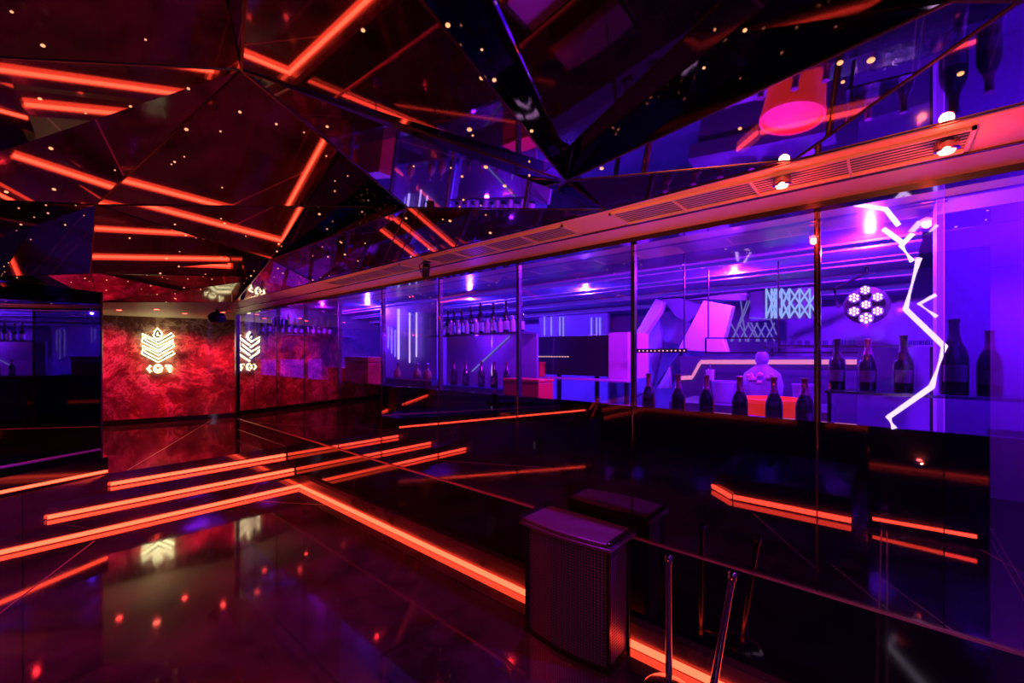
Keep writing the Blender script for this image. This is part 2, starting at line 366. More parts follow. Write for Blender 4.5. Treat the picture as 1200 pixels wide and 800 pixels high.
# ------------------------------------------------------------------ LED strips
def led(p, q, label, w_=.024, h_=.034, m_='led'):
    o = link('led_strip', bar(B(), p, q, w_, h_), M[m_]); return tag(o, label, 'light strip', 'orange LED strips at the steps and kerbs')
led((-.42, 6.295, ZF + .03), (XK, 6.295, ZF + .03), 'long orange LED strip along the foot of the lowest step')
led((.17, 6.645, Z1 + .03), (XW - .02, 6.645, Z1 + .03), 'orange LED strip along the foot of the middle step')
led((.69, 6.955, Z2 + .03), (XW - .02, 6.955, Z2 + .03), 'orange LED strip under the topmost step edge')
led((XK - .015, -3.5, ZF + .03), (XK - .015, 6.28, ZF + .03), 'orange LED strip running along the kerb below the glass wall')
led((-3, 6.98 - .5 * 3.67 - .012, -1.26), (.66, 6.965, -1.385), 'thin orange LED strip on the low ledge under the left mirror wall', .02, .028)
# low dark platforms left of the camera with LED feet (seen in the glass)
t = prism(B(), [(-.74, .3), (-.74, 1.5), (-1.05, 1.82), (-2.6, 1.82), (-2.6, .3)], ZF, ZF + .30)
o = link('low_platform', t, M['dark'], bevel=.01); tag(o, 'low black lacquered platform mirrored in the lower glass wall', 'platform')
led((-.72, .3, ZF + .045), (-.72, 1.5, ZF + .045), 'orange LED strip at the foot of the low platform, mirrored in the glass', .03, .05)
led((-.71, 1.53, ZF + .045), (-1.03, 1.85, ZF + .045), 'short angled LED strip at the cut corner of the low platform', .03, .05)
led((-.765, -.66, ZF + .12), (-.765, .12, ZF + .10), 'pinkish orange LED strip at the foot of the neon column', .02, .03)
# neon column
col = link('neon_column', box(B(), -.95, -.78, -.75, .16, ZF, 1.05), M['dark'], bevel=.01)
tag(col, 'black column carrying the zigzag neon, mirrored in the right glass pane', 'column')
zig = [(1077, 302), (1061, 362), (1107, 406), (1092, 453), (1041, 489), (1048, 502)]
def refl(u, v, X=-.75):                        # the point whose mirror image in the glass is seen at u,v
    p = px(u, v, 2 * XW - X); return Vector((X, p.y, p.z))
o = link('neon_tube', tube(B(), [refl(*p) for p in zig], .026, 8), M['neon'], smooth=True)
tag(o, 'zigzag lightning shaped white violet neon mirrored in the right glass pane', 'neon light')
for i, seg in enumerate(([(1097, 345), (1077, 356), (1098, 371)],)):
    o = link('neon_tube', tube(B(), [refl(*p) for p in seg], .018, 8), M['neon'], smooth=True)
    tag(o, 'small arrow shaped white neon beside the zigzag neon', 'neon light')
for lab, p_ in (('small red orange lamp fixed to the neon column, glowing in the glass', (-.73, -.25, -1.14)),):
    t = thing('small_uplight', lab, 'lamp', p_)
    link('housing', box(B(), -.05, .0, -.04, .04, -.04, .04), M['black'], t, bevel=.006); link('lens', lathe(B(), [(0, 0), (.018, 0), (.014, .01), (0, .012)], 12), M['redlamp'], t, True).location = (-.02, 0, .04)
# mirror reflections of the zigzag, modelled as glowing tubes inside the bar
for pts, lab in (([(982, 236), (1038, 245), (1053, 264)], 'bent neon reflection built as a tube, nearest the top of the right pane'),
                 ([(1035, 268), (1057, 284)], 'short slanted neon reflection built as a tube, above the zigzag neon'),
                 ([(1069, 274), (1056, 288), (1069, 306)], 'small hooked neon reflection built as a tube, just above the zigzag neon')):
    o = link('neon_tube', tube(B(), [px(*p, 3.15) for p in pts], .012, 8), M['neon'], smooth=True)
    tag(o, lab, 'neon light')

# ------------------------------------------------------------------ air grilles in the bulkhead
def gy(u): x, y = ray(u); return y / x * 2.225
for (u0, u1, lab) in ((1139, 725, 'longest air grille in the bulkhead above the right glass panes'), (671, 508, 'middle air grille in the bulkhead, six panels long'),
                      (481, 392, 'farthest air grille in the bulkhead toward the marble wall')):
    y0, y1 = gy(u0), gy(u1); X0, X1 = 2.11, 2.34
    t = thing('air_grille', lab, 'air vent', (X0, y0, ZS))
    L = y1 - y0
    b = B()
    for (a0, a1, c0, c1) in ((0, X1 - X0, 0, .012), (0, X1 - X0, L - .012, L), (0, .012, 0, L), (X1 - X0 - .012, X1 - X0, 0, L)): box(b, a0, a1, c0, c1, -.012, .0)
    link('frame', b, M['grille'], t)
    b = B(); k_ = 0
    for q_ in range(7):
        xx = .026 + q_ * .0297; bar(b, (xx, .01, -.004), (xx, L - .01, -.004), .010, .0015)
    link('louvre', b, M['grille'], t)
    nseg = max(3, round(L / .35))
    for q_ in range(1, nseg): link('divider', box(B(), .01, X1 - X0 - .01, L * q_ / nseg - .004, L * q_ / nseg + .004, -.013, -.001), M['grille'], t)
    link('backing', box(B(), .008, X1 - X0 - .008, .008, L - .008, -.0015, -.0005), M['black'], t)

# red lamps on the bulkhead
for i, (x, y) in enumerate(SOFR):
    t = thing('red_spotlight', ('small square red lamp on the bulkhead grille, left of two', 'round glaring red lamp near the end of the long grille')[i], 'spotlight', (x, y, ZS - .012))
    link('housing', lathe(B(), [(0, 0), (.034, 0), (.036, -.03), (.026, -.034), (.026, -.03), (0, -.03)], 20), M['chrome'], t, True)
    link('lens', lathe(B(), [(0, -.0305), (.025, -.0305), (.02, -.042), (0, -.046)], 16), M['redlamp'], t, True)
# cable spotlight on bulkhead at the left
p0 = pz(500, 306, ZS)
t = thing('cable_spotlight', 'small black spotlight with a looped cable on the bulkhead between two grilles', 'spotlight', p0)
link('base', lathe(B(), [(0, 0), (.03, 0), (.03, -.012), (0, -.012)], 16), M['black'], t, True)
link('head', bar(B(), (0, 0, -.03), (.04, .07, -.11), .06, .06), M['black'], t, bevel=.012)
link('cable', tube(B(), [(0, 0, -.01), (-.05, -.02, -.02), (-.09, -.02, -.05), (-.06, 0, -.10), (0, 0, -.06)], .005, 6), M['black'], t, True)
# star lights on the facets
VIS = ['A2 b2 h1', 'A2 h1 f2', 'A2 f2 g', 'A2 g e2', 'f h i', 'f2 i2 j', 'f2 j k', 'k j kr', 'A c b', 'A e d', 'A d L', 'A L c', 'd m e', 'e2 g q', 'e2 q n1', 'e2 n1 m', 'm n1 x2', 'd2 m2 w', 'm2 w2 w', 'w3 m3 x1', 'm3 x2 x1', 'd2 w L2', 'd2 L2 L3', 'w3 L2 x1', 'h o i', 'c R2 o', 'c L R2']
tot = []
for s_ in VIS:
    a, b_, c = (V[q_] for q_ in s_.split()); tot.append((b_ - a).cross(c - a).length / 2)
S = sum(tot); first = None; cnt = 0
for s_, ar in zip(VIS, tot):
    a, b_, c = (V[q_] for q_ in s_.split()); nrm = (b_ - a).cross(c - a).normalized()
    if nrm.z > 0: nrm = -nrm
    for q_ in range(max(1, round(285 * ar / S))):
        r1, r2 = random.random(), random.random()
        if r1 + r2 > 1: r1, r2 = 1 - r1, 1 - r2
        p = a + (b_ - a) * r1 + (c - a) * r2 + nrm * .001
        rot = Vector((0, 0, 1)).rotation_difference(nrm).to_euler(); sc_ = random.choice((.5, .6, .75, .9, 1.1))
        if first is None:
            first = link('star_light', lathe(B(), [(0, .0035), (.0065, .003), (.0085, 0), (0, 0)], 10), M['star'], smooth=False)
            tag(first, 'tiny warm pinhole light set in the mirrored ceiling', 'ceiling light', 'pinhole star lights in the mirrored ceiling'); o = first
        else:
            o = first.copy(); C.objects.link(o)
        o.location = p; o.rotation_euler = rot; o.scale = (sc_,) * 3; cnt += 1
# red ceiling spots in the lobby and alcove
t0 = None
for i, (x, y, z) in enumerate([(x, y, ZS) for x, y, _, _, _ in REDS] + [(1.5, 9.35, ZS), (2.4, 9.1, ZS)]):
    lab = ('red ceiling spotlight above the marble wall, in front of the neon sign', 'red ceiling spotlight above the marble, right of the sign', 'red ceiling spotlight rightmost in the beige ceiling, past the black speaker',
           'red ceiling spotlight at the far left of the alcove', 'red ceiling spotlight nearer the steps, left one', 'red ceiling spotlight nearer the steps, right one')[i]
    if t0 is None:
        t0 = t = thing('ceiling_spotlight', lab, 'spotlight', (x, y, z), 'red spotlights in the beige alcove ceiling')
        link('trim_ring', lathe(B(), [(.04, 0), (.06, 0), (.06, -.008), (.04, -.008), (.04, 0)], 20), M['chrome'], t, True)
        link('lens', lathe(B(), [(0, -.002), (.04, -.002), (.03, -.008), (0, -.01)], 16), M['redlamp'], t, True)
    else: dup(t0, (x, y, z), lab)
# hanging black dome near the marble wall
p0 = pz(254, 371, ZS); p0 = Vector((p0.x * .85, p0.y * .85, ZS)) if p0.y > 11 else p0
p0 = Vector((2.0, 9.2, ZS))
x_, y_ = ray(254); tt = 7.3; p0 = Vector((x_ * tt, y_ * tt, ZS))
t = thing('ceiling_speaker', 'black dome shaped speaker hanging from the beige ceiling right of the sign', 'speaker', p0)
link('bracket', box(B(), -.015, .015, -.015, .015, -.06, 0), M['black'], t)
link('dome', lathe(B(), [(0, -.04), (.08, -.06), (.13, -.12), (.13, -.19), (.10, -.23), (0, -.25)], 24), M['black'], t, True)

# ------------------------------------------------------------------ sign on the marble wall
sgn = thing('neon_sign', 'backlit chevron emblem over the letters KOR on the red marble wall', 'sign', (0, 0, 0))
def sp(u, v, off): p = py(u, v, MY0 - off, MS); return p
def sq(cx, cy, off): return sp(150 + cx / 10, 370 + cy / 10, off)
serp = [(525, 215), (355, 310), (180, 225), (180, 290), (355, 382), (520, 292), (520, 348), (355, 443), (180, 362), (180, 432), (355, 525), (535, 425)]
drop = [(347, 165), (365, 192), (376, 222), (365, 242), (347, 248), (329, 242), (318, 222), (330, 192)]
kk1 = [(210, 580), (210, 655)]; kk2 = [(268, 582), (232, 618), (268, 658)]
oo = [(352 + 42 * math.cos(a * .524), 618 + 40 * math.sin(a * .524)) for a in range(12)]
r1 = [(440, 655), (440, 590), (490, 590), (506, 605), (490, 622), (462, 622), (505, 658)]
r1 = [(435, 585), (490, 585), (506, 600), (490, 618), (460, 618), (500, 658)]
def ln(pts, off, r, m_, closed=False, name='letter'):
    return link(name, tube(B(), [sq(*p, off) for p in pts], r, 6, closed), M[m_], sgn, True)
for pts, cl, nm in ((serp, False, 'chevron_emblem'), (drop, True, 'drop_emblem'), (kk2, False, 'letter'), (oo, True, 'letter'), (r1, False, 'letter')):
    big = nm != 'letter'; a = ln(pts, .04, .046 if big else .024, 'halo', cl, 'backlight'); d = ln(pts, .12, .021 if big else .0125, 'black', cl, nm)
ln([(352, 612), (352, 624)], .085, .02, 'black'); ln([(338, 622), (366, 622)], .03, .02, 'halo', False, 'backlight')

# ------------------------------------------------------------------ bin
bn = thing('waste_bin', 'tall perforated metal waste bin standing against the kerb', 'bin', (2.28, 1.24, ZF))
n_ = 10; D_, W_, H_ = .27, .62, .74
def bowed(o_, w_, d_, y0):
    pts = [(d_ - .02 + o_, y0 - o_)] if 0 else []
    fr = [(-.035 * math.sin(math.pi * i / n_) - o_, y0 - o_ + (w_ + 2 * o_) * i / n_) for i in range(n_ + 1)]
    return [(d_ + o_, y0 - o_)] + fr + [(d_ + o_, y0 + w_ + o_)]
link('perforated_body', prism(B(), bowed(-.008, W_, D_, 0), .03, H_), M['perf'], bn, bevel=.004)
for yy in (0, W_):
    for xx in (-.006, D_ - .02): link('corner_post', box(B(), xx, xx + .02, yy - .012, yy + .012, 0, H_), M['frame'], bn, bevel=.003)
b = B(); prism(b, bowed(.0, W_, D_, 0), .0, .03); link('base', b, M['frame'], bn)
b = B(); prism(b, bowed(.035, W_, D_, 0), H_, H_ + .022); prism(b, bowed(.022, W_, D_, 0), H_ + .022, H_ + .045); link('lid', b, mat('bin_lid', (.26, .16, .18), .35, .5), bn, bevel=.006)
b = B(); box(b, -.05, D_ + .03, -.04, -.012, H_ + .045, H_ + .065); box(b, -.05, D_ + .03, W_ + .012, W_ + .04, H_ + .045, H_ + .065); link('lid_rim', b, M['frame'], bn, bevel=.005)

# ------------------------------------------------------------------ stanchions
def stanchion(loc, rot, lab):
    t = thing('barrier_post', lab, 'stanchion', loc, rot=rot)
    link('base', lathe(B(), [(0, 0), (.135, 0), (.135, .008), (.12, .016), (.03, .024), (0, .024)], 40), M['chrome'], t, True)
    link('pole', lathe(B(), [(.019, .02), (.019, .74), (0, .74)], 24), M['chrome'], t, True)
    link('cap', lathe(B(), [(.019, .725), (.025, .73), (.026, .765), (.02, .775), (0, .775)], 24), M['chrome'], t, True)
    return t
stanchion((2.40, .925, ZF), (0, 0, 0), 'upright chrome barrier post standing right of the waste bin')
stanchion((2.35, .70, ZF + .024), (math.radians(8), math.radians(4), 0), 'leaning chrome barrier post, its base propped on the next post')
# wall sockets behind the posts
for i, (u, v) in enumerate(((757, 741), (779, 752))):
    p = px(u, v, XW - .003)
    t = thing('wall_socket', ('socket plate with a plug on the black plinth, nearer the bin', 'socket plate on the black plinth between the two posts')[i], 'socket', p)
    link('plate', box(B(), -.008, 0, -.06, .06, -.035, .035), M['frame'], t, bevel=.003)
    link('outlet', lathe(B(), [(0, 0), (.018, 0), (.018, .006), (0, .006)], 14), M['black'], t).matrix_local = Matrix.Translation((-.008, .02, 0)) @ Matrix.Rotation(-math.pi / 2, 4, 'Y')
p = px(748, 735, XW - .003)
t = thing('wall_switch', 'tiny pale lit switch on the black plinth beside the bin', 'switch', p)
link('plate', box(B(), -.006, 0, -.014, .014, -.022, .022), M['label'], t, bevel=.002)

# ------------------------------------------------------------------ brass floor inlays
INL = [((-.11, 4.9), (.48, 6.07), ZF), ((-.6, 3.93), (-.11, 4.9), ZF), ((.84, 6.99), (2.75, 11.1), ZU), ((2.672, 6.99), (2.672, 9.22), ZU),
       ((-.37, 1.2), (.78, .445), ZF), ((.56, .373), (1.3, -.12), ZF), ((.56, .046), (1.4, -.5), ZF), ((-1.15, -.52), (.6, -1.33), ZF),
       ((-.76, .0), (2.55, .0), ZF), ((-.76, .045), (2.55, .045), ZF), ((-1.6, -.8), (2.55, -.8), ZF), ((-1.6, -.85), (2.55, -.85), ZF), ((1.9, 6.29), (2.6, 5.2), ZF)]
for i, (p, q_, z) in enumerate(INL):
    b = B(); bar(b, (*p, z + .0005), (*q_, z + .0005), .010, .003); struct('trim_15', b, M['brass'])

# ------------------------------------------------------------------ BAR CONTENTS
ZC = -.45
# bar counter along the glass and back counter
struct_ = None
t = thing('bar_counter', 'long dark bar counter just behind the glass wall', 'counter', (XW + .1, -.2, ZU))
link('worktop', box(B(), 0, .42, -3.3, 8.7, -ZU + ZC - .04, -ZU + ZC), M['dark'], t)
link('body', box(B(), .35, .4, -3.3, 8.7, 0, -ZU + ZC - .04), M['barpaint2'], t)
t = thing('work_counter', 'steel lit work counter behind the front bar', 'counter', (3.35, -.2, ZU))
link('worktop', box(B(), 0, .2, 0, 4.3, 0.80, .84), M['chrome'], t)
link('body', box(B(), .02, .18, 0, 4.3, 0, .80), M['barpaint2'], t)
BOT = [(0, 0), (.042, 0), (.045, .006), (.045, .15), (.040, .185), (.022, .225), (.0155, .25), (.0145, .30), (.017, .302), (.017, .312), (0, .312)]
FOIL = [(.0245, .222), (.0175, .25), (.0165, .298), (.019, .302), (.019, .316), (0, .318)]
def bottle(loc, lab, grp, s=1.0, foil='foil'):
    t = thing('champagne_bottle', lab, 'bottle', loc, grp); t.scale = (s, s, s)
    link('glass', lathe(B(), BOT, 20), M['bottle'], t, True); link('foil', lathe(B(), FOIL, 20), M[foil], t, True)
    # label wraps the side towards the room
    b = B(); k_ = 9; r = .0458; ring = []
    for i in range(k_):
        a = math.pi - .9 + 1.8 * i / (k_ - 1); ring.append((b.verts.new((r * math.cos(a), r * math.sin(a), .055)), b.verts.new((r * math.cos(a), r * math.sin(a), .125))))
    for p, q_ in zip(ring, ring[1:]): b.faces.new((p[0], q_[0], q_[1], p[1]))
    link('label', b, M['dlabel'], t, True); return t
G1 = 'champagne bottles along the front bar ledge'
XB = 2.90; bt0 = None
for i, u in enumerate((760, 795, 828, 867, 907, 943)):
    x, y = ray(u); loc = (XB, y / x * XB, ZC + .0); lab = 'dark champagne bottle on the front bar ledge, %s from the left' % ORD[i]
    bt0 = bottle(loc, lab, G1, 1.0) if bt0 is None else bt0
    if i: dup(bt0, loc, lab)
# glass shelf and big bottles
XS = 3.28
zsh = px(1059, 460, XS).z
t = thing('glass_shelf', 'clear glass shelf carrying the five large bottles', 'shelf', (XS, 0, zsh))
link('pane', box(B(), -.12, .12, -1.6, .28, -.012, 0), M['shelfglass'], t); link('edge_trim', box(B(), -.125, -.118, -1.6, .28, -.014, .002), M['chrome'], t)
link('bracket', box(B(), -.1, .1, .25, .27, zsh and -.2, -.012), M['chrome'], t)
G2 = 'large champagne bottles on the glass shelf'
for i, (u, s, fo) in enumerate(((981, .98, 'foil2'), (1017, .97, 'foil'), (1059, 1.02, 'foil2'), (1118, 1.28, 'foil2'), (1160, 1.07, 'foil'))):
    x, y = ray(u); loc = (XS, y / x * XS, zsh + .001)
    lab = ('large dark bottle on the glass shelf, closest to the pane divider', 'large dark bottle with pinkish neck, second on the glass shelf', 'large dark bottle just left of the zigzag neon',
           'largest dark bottle, right of the zigzag neon', 'large bottle with red foil neck at the far right')[i]
    r = bottle(loc, lab, G2, s, fo) if i < 2 else dup(BG[i % 2 if i != 4 else 1] if i != 3 else BG[0], loc, lab, scale=s)
    if i == 0: BG = []
    if i < 2: BG.append(r)
# left display: upper and lower rows of bottles
XD = 3.72
zl = px(564, 453, XD).z; zu = px(564, 391, XD).z
yl, yr = px(512, 400, XD).y, px(618, 400, XD).y
t = thing('bottle_shelf', 'dark back shelf unit with two boards of lit bottles', 'shelf', (XD, yr, ZU))
link('board', box(B(), -.12, .16, 0, yl - yr, zu - ZU - .02, zu - ZU), M['barpaint2'], t)
link('board', box(B(), -.12, .16, 0, yl - yr, zl - ZU - .03, zl - ZU), M['shelfglass'], t)
link('back_panel', box(B(), .17, .20, 0, yl - yr, zl - ZU, zu - ZU - .02), M['barwall'], t)
link('cabinet', box(B(), -.12, .2, 0, yl - yr, 0, zl - ZU - .03), M['barpaint2'], t)
p, q_ = px(553, 435, XD + .16), px(597, 394, XD + .16)
o = link('light_line', bar(B(), p - t.location, q_ - t.location, .012, .02, up=(1, 0, 0)), M['lattice2'], t)
G3, G4 = 'tall spirit bottles on the upper back shelf', 'champagne bottles on the lower back shelf'
SPI = [(0, 0), (.032, 0), (.034, .005), (.034, .17), (.028, .20), (.013, .235), (.012, .30), (.015, .302), (.015, .325), (0, .325)]
s0 = thing('spirit_bottle', 'tall dark spirit bottle on the upper back shelf, first from the left', 'bottle', (0, 0, 0), G3)
link('glass', lathe(B(), SPI, 16), M['bottle'], s0, True); link('stopper', lathe(B(), [(.013, .27), (.017, .275), (.017, .335), (0, .336)], 14), M['foil2'], s0, True)
link('label', lathe(B(), [(.0348, .03), (.0348, .12)], 16), M['label'], s0, True)
for i, u in enumerate((525, 532, 541, 552, 563, 578, 593, 611)):
    x, y = ray(u); loc = (XD, y / x * XD, zu); lab = 'tall dark spirit bottle on the upper back shelf, %s from the left' % ORD[i]
    sc_ = (1, .95, 1, 1.05, 1.15, 1.08, 1.12, 1.0)[i]
    if i == 0: s0.location = loc; s0.scale = (sc_,) * 3
    else: dup(s0, loc, lab, scale=sc_)
s1 = thing('short_bottle', 'short clear bottle between the tall ones, first from the left', 'bottle', (0, 0, 0), 'short bottles on the upper back shelf')
link('glass', lathe(B(), [(0, 0), (.028, 0), (.03, .004), (.03, .12), (.012, .15), (.012, .17), (0, .17)], 14), M['label'], s1, True)
link('cap', lathe(B(), [(.014, .165), (.014, .185), (0, .185)], 12), M['chrome'], s1, True)
for i, u in enumerate((529, 537, 547, 558, 571, 586, 601)):
    x, y = ray(u); loc = (XD - .07, y / x * (XD - .07), zu); lab = 'short clear bottle between the tall ones, %s from the left' % ORD[i]
    if i == 0: s1.location = loc
    else: dup(s1, loc, lab)
for i, u in enumerate((532, 546, 564, 579, 594)):
    x, y = ray(u); loc = (XD - .02, y / x * (XD - .02), zl); dup(bt0, loc, 'bottle on the lower back shelf, %s of five' % ORD[i], G4, scale=.98)
# squat flasks on a small shelf in the next pane
XQ = 3.95
t = thing('flask_shelf', 'low dark shelf with squat flasks before the blue neon tubes', 'shelf', (XQ, px(512, 440, XQ).y, ZU))
L = px(452, 440, XQ).y - px(512, 440, XQ).y; zq = px(485, 443, XQ).z
link('board', box(B(), -.12, .12, 0, L, zq - ZU - .02, zq - ZU), M['shelfglass'], t); link('body', box(B(), -.1, .12, 0, L, 0, zq - ZU - .02), M['barpaint2'], t)
f0 = thing('squat_flask', 'dark squat flask on the low shelf, left of three', 'bottle', (0, 0, 0), 'squat flasks on the low shelf')
link('glass', lathe(B(), [(0, 0), (.05, 0), (.062, .02), (.06, .09), (.035, .13), (.015, .15), (.015, .19), (0, .19)], 18), M['amber'], f0, True)
link('stopper', lathe(B(), [(.012, .185), (.022, .19), (.026, .215), (.012, .235), (0, .237)], 14), M['foil'], f0, True)
for i, u in enumerate((466, 489, 501)):
    x, y = ray(u); loc = (XQ, y / x * XQ, zq)
    if i == 0: f0.location = loc
    else: dup(f0, loc, ('', 'amber squat flask on the low shelf, middle of three', 'amber squat flask on the low shelf, right of three')[i])
# vertical neon tubes
nt = None
def vneon(u, v0, v1, X, r, lab, m_='neonblue'):
    p, q_ = px(u, v1, X), px(u, v0, X)
    o = link('neon_tube', tube(B(), [p, q_], r, 8), M[m_], smooth=True); return tag(o, lab, 'neon light', 'vertical neon tubes on the bar back wall')
M['neonb'] = emis('neon_pale_blue', (.5, .38, 1), 2.5)
for i, (u, a, c, r) in enumerate(((467, 362, 421, .028), (480, 366, 425, .02), (488, 366, 418, .02))): vneon(u, a, c, 4.35, r * .75, 'bright pale vertical neon tube left of the zigzag bottles, %s of three' % ORD[i], 'neonb')
for i, (u, a, c) in enumerate(((455, 382, 408), (459, 384, 414), (463, 386, 418))): vneon(u, a, c, 4.38, .010, 'dim thin blue neon tube at the left pane edge, %s of three' % ORD[i])
for i, (u, a, c) in enumerate(((638, 371, 393), (646, 371, 393), (656, 371, 393), (660, 371, 395), (693, 372, 418), (699, 372, 424), (703, 372, 410))): vneon(u, a, c, 5.9, .012, 'thin blue neon tube above the black cabinet, %s from the left' % ORD[i])
struct('wall_panel', box(B(), 4.42, 4.5, px(512, 400, 4.42).y, px(446, 400, 4.42).y, ZU, .86), M['barwall'])
struct('wall_panel', box(B(), 5.93, 6.0, px(712, 400, 5.93).y, px(632, 400, 5.93).y, ZU, .65), M['barwall'])
# black cabinet with pink end panel and dotted light
XC = 4.2
p, q_ = px(627, 438, XC), px(714, 392, XC)
t = thing('black_cabinet', 'hanging black cabinet with a pink end panel and a dotted light line', 'cabinet', (XC, q_.y, p.z))
link('body', box(B(), 0, .5, 0, p.y - q_.y, 0, q_.z - p.z), M['black'], t, bevel=.01)
y2 = px(737, 438, XC).y
link('end_panel', box(B(), -.03, .5, y2 - q_.y, -.005, -.02, q_.z - p.z + .02), M['pinkpanel'], t, bevel=.006).data
b = B(); L = p.y - q_.y
for i in range(13):
    y = L * (.97 - .45 * i / 12); box(b, -.012, -.002, y - .006, y + .006, .21, .222)
link('light_dots', b, M['dots'], t)
link('support', box(B(), .1, .14, .2, .24, -1.1, 0), M['black'], t); link('support', box(B(), .1, .14, L - .3, L - .26, -1.1, 0), M['black'], t)
# shelf rail below cabinet
p, q_ = px(622, 441, 4.0), px(738, 441, 4.0)
t = thing('shelf_rail', 'thin red lit shelf board below the black cabinet', 'shelf', (4.0, q_.y, p.z))
link('board', box(B(), -.05, .19, 0, p.y - q_.y, -.015, 0), M['pinkpanel'], t); link('post', box(B(), -.02, .02, .02, .05, ZU - p.z, -.015), M['black'], t); link('post', box(B(), -.02, .02, p.y - q_.y - .05, p.y - q_.y - .02, ZU - p.z, -.015), M['black'], t)
# dotted light rail in next pane
b = B(); p, q_ = px(745, 411, 4.0), px(802, 411, 4.0)
t = thing('dotted_light_rail', 'thin rail with a row of dotted pink lights left of the slanted panels', 'light strip', (4.0, q_.y, p.z))
link('rail', box(B(), 0, .02, -.02, p.y - q_.y + .02, -.02, .02), M['black'], t)
for i in range(13):
    y = (p.y - q_.y) * i / 12; box(b, -.008, .002, y - .005, y + .005, -.006, .006)
link('light_dots', b, M['dots'], t); link('hanger', box(B(), .005, .015, 0, .01, .02, .93 - p.z), M['black'], t)
# red boxes
def redbox(u0, u1, v0, v1, X, lab, d=.25):
    p, q_ = px(u0, v1, X), px(u1, v0, X)
    t = thing('red_box', lab, 'box', (X, q_.y, p.z)); link('case', box(B(), 0, d, 0, p.y - q_.y, 0, (q_.z - p.z) * .85), M['redlac'], t, bevel=.01)
    link('lid', box(B(), -.006, d + .006, -.006, p.y - q_.y + .006, (q_.z - p.z) * .86, q_.z - p.z), M['redlac'], t, bevel=.006)
redbox(590, 631, 445, 466, 3.3, 'bright red box on the bar behind the lower bottles'); redbox(621, 633, 424, 441, 4.0, 'small red box on the shelf board in front of the black cabinet', .1)
redbox(384, 397, 431, 447, 3.15, 'small red box on the bar counter in the far left panes', .2); redbox(404, 431, 418, 460, 3.2, 'tall red box put in for a red reflection left of the neon tubes', .25)  # the tall box takes the place of red reflections in the glass
# shelf and bottles added in place of the bar's reflection in the left mirror
YF = 9.0
t = thing('added_end_shelf', 'end cabinet and bottle row added for the mirrored bottles at the far end', 'shelf', (2.95, YF, ZU))
link('cabinet', box(B(), 0, 1.15, -.14, .16, 0, 1.32), M['pinkpanel'], t); link('board', box(B(), 0, 1.9, -.12, .16, 1.80, 1.825), M['shelfglass'], t)
for i in range(12):
    dup(s0, (3.02 + i * .12, YF, ZU + 1.827), 'tall bottle added for the mirrored row on the far end shelf, %s from the left' % ORD[i], 'tall bottles added on the far end shelf for the mirrored row', scale=1.0 + .12 * ((i * 5) % 3 - 1))
for i in range(5):
    dup(bt0, (3.35 + i * .13, YF, ZU + 1.321), 'dark bottle added on the pink end cabinet for the mirrored row, %s of five' % ORD[i], 'dark bottles added on the end cabinet for the mirrored row', scale=.95)
# slanted wall sculpture
sc_t = thing('slanted_wall_panels', 'angular lavender wall panels leaning across the middle of the bar', 'wall sculpture', (5.6, 0, ZU))
def sc_part(pts, X, th, m_):
    o = link('panel', slabx(B(), [px(u, v, X) for u, v in pts], th), M[m_], sc_t, bevel=.01); o.matrix_parent_inverse = Matrix.Translation((-5.6, 0, -ZU)); return o
for pts, X, th, m_ in (([(738, 402), (768, 350), (777, 353), (773, 366), (741, 414)], 5.2, .12, 'lav'), ([(738, 425), (772, 373), (776, 405), (764, 452), (738, 470)], 5.45, .1, 'barwall'),
                       ([(775, 350), (796, 349), (822, 357), (835, 352), (806, 378), (792, 371)], 5.5, .12, 'barwall'), ([(794, 410), (824, 352), (858, 358), (848, 398), (852, 414)], 5.1, .14, 'lav'),
                       ([(768, 450), (796, 412), (800, 430), (784, 452)], 5.3, .1, 'barpaint2'), ([(785, 428), (785, 455), (770, 455)], 5.15, .08, 'lav'), ([(778, 366), (822, 352), (797, 404), (775, 400)], 5.7, .1, 'barwall'),
                       ([(800, 352), (875, 340), (875, 352), (858, 352), (822, 350)], 5.55, .1, 'lav')): sc_part(pts, X, th, m_)
# lattices
def lattice(segs, X, r, m_, lab, fr=None):
    t = thing('light_lattice', lab, 'light lattice', (X, 0, 0))
    b = B()
    for (a, c, d, e_) in segs: bar(b, px(a, c, X) - Vector((X, 0, 0)), px(d, e_, X) - Vector((X, 0, 0)), r, r)
    link('light_bars', b, M[m_], t)
    if fr:
        p, q_ = px(fr[0], fr[3], X), px(fr[1], fr[2], X)
        link('backing', box(B(), .03, .06, q_.y, p.y, p.z, q_.z), M['barpaint2'], t)
sg = []
xs = (898, 904, 908, 911, 916, 925, 937, 949)
for x in xs: sg.append((x, 338, x, 373))
for a, c in ((898, 911), (904, 916), (911, 925), (916, 937), (925, 949), (937, 960)): sg += [(a, 338, c, 372), (a, 372, c, 338)]
lattice(sg, 5.4, .017, 'lattice', 'bright blue white diamond lattice light on the bar back wall', (878, 956, 335, 376))
sg = []
for a in range(856, 906, 10): sg += [(a, 400 - 0, a + 12, 378), (a + 12, 400, a, 378)]
sg += [(858, 400, 876, 352), (874, 400, 868, 352), (868, 378, 879, 352), (878, 372, 903, 374), (903, 374, 910, 392), (880, 378, 890, 400)]
lattice(sg, 5.35, .012, 'lattice2', 'dimmer violet lattice reflection, built as glowing bars, below the bright diamond lattice')  # reflection of the bright lattice put in as emissive bars
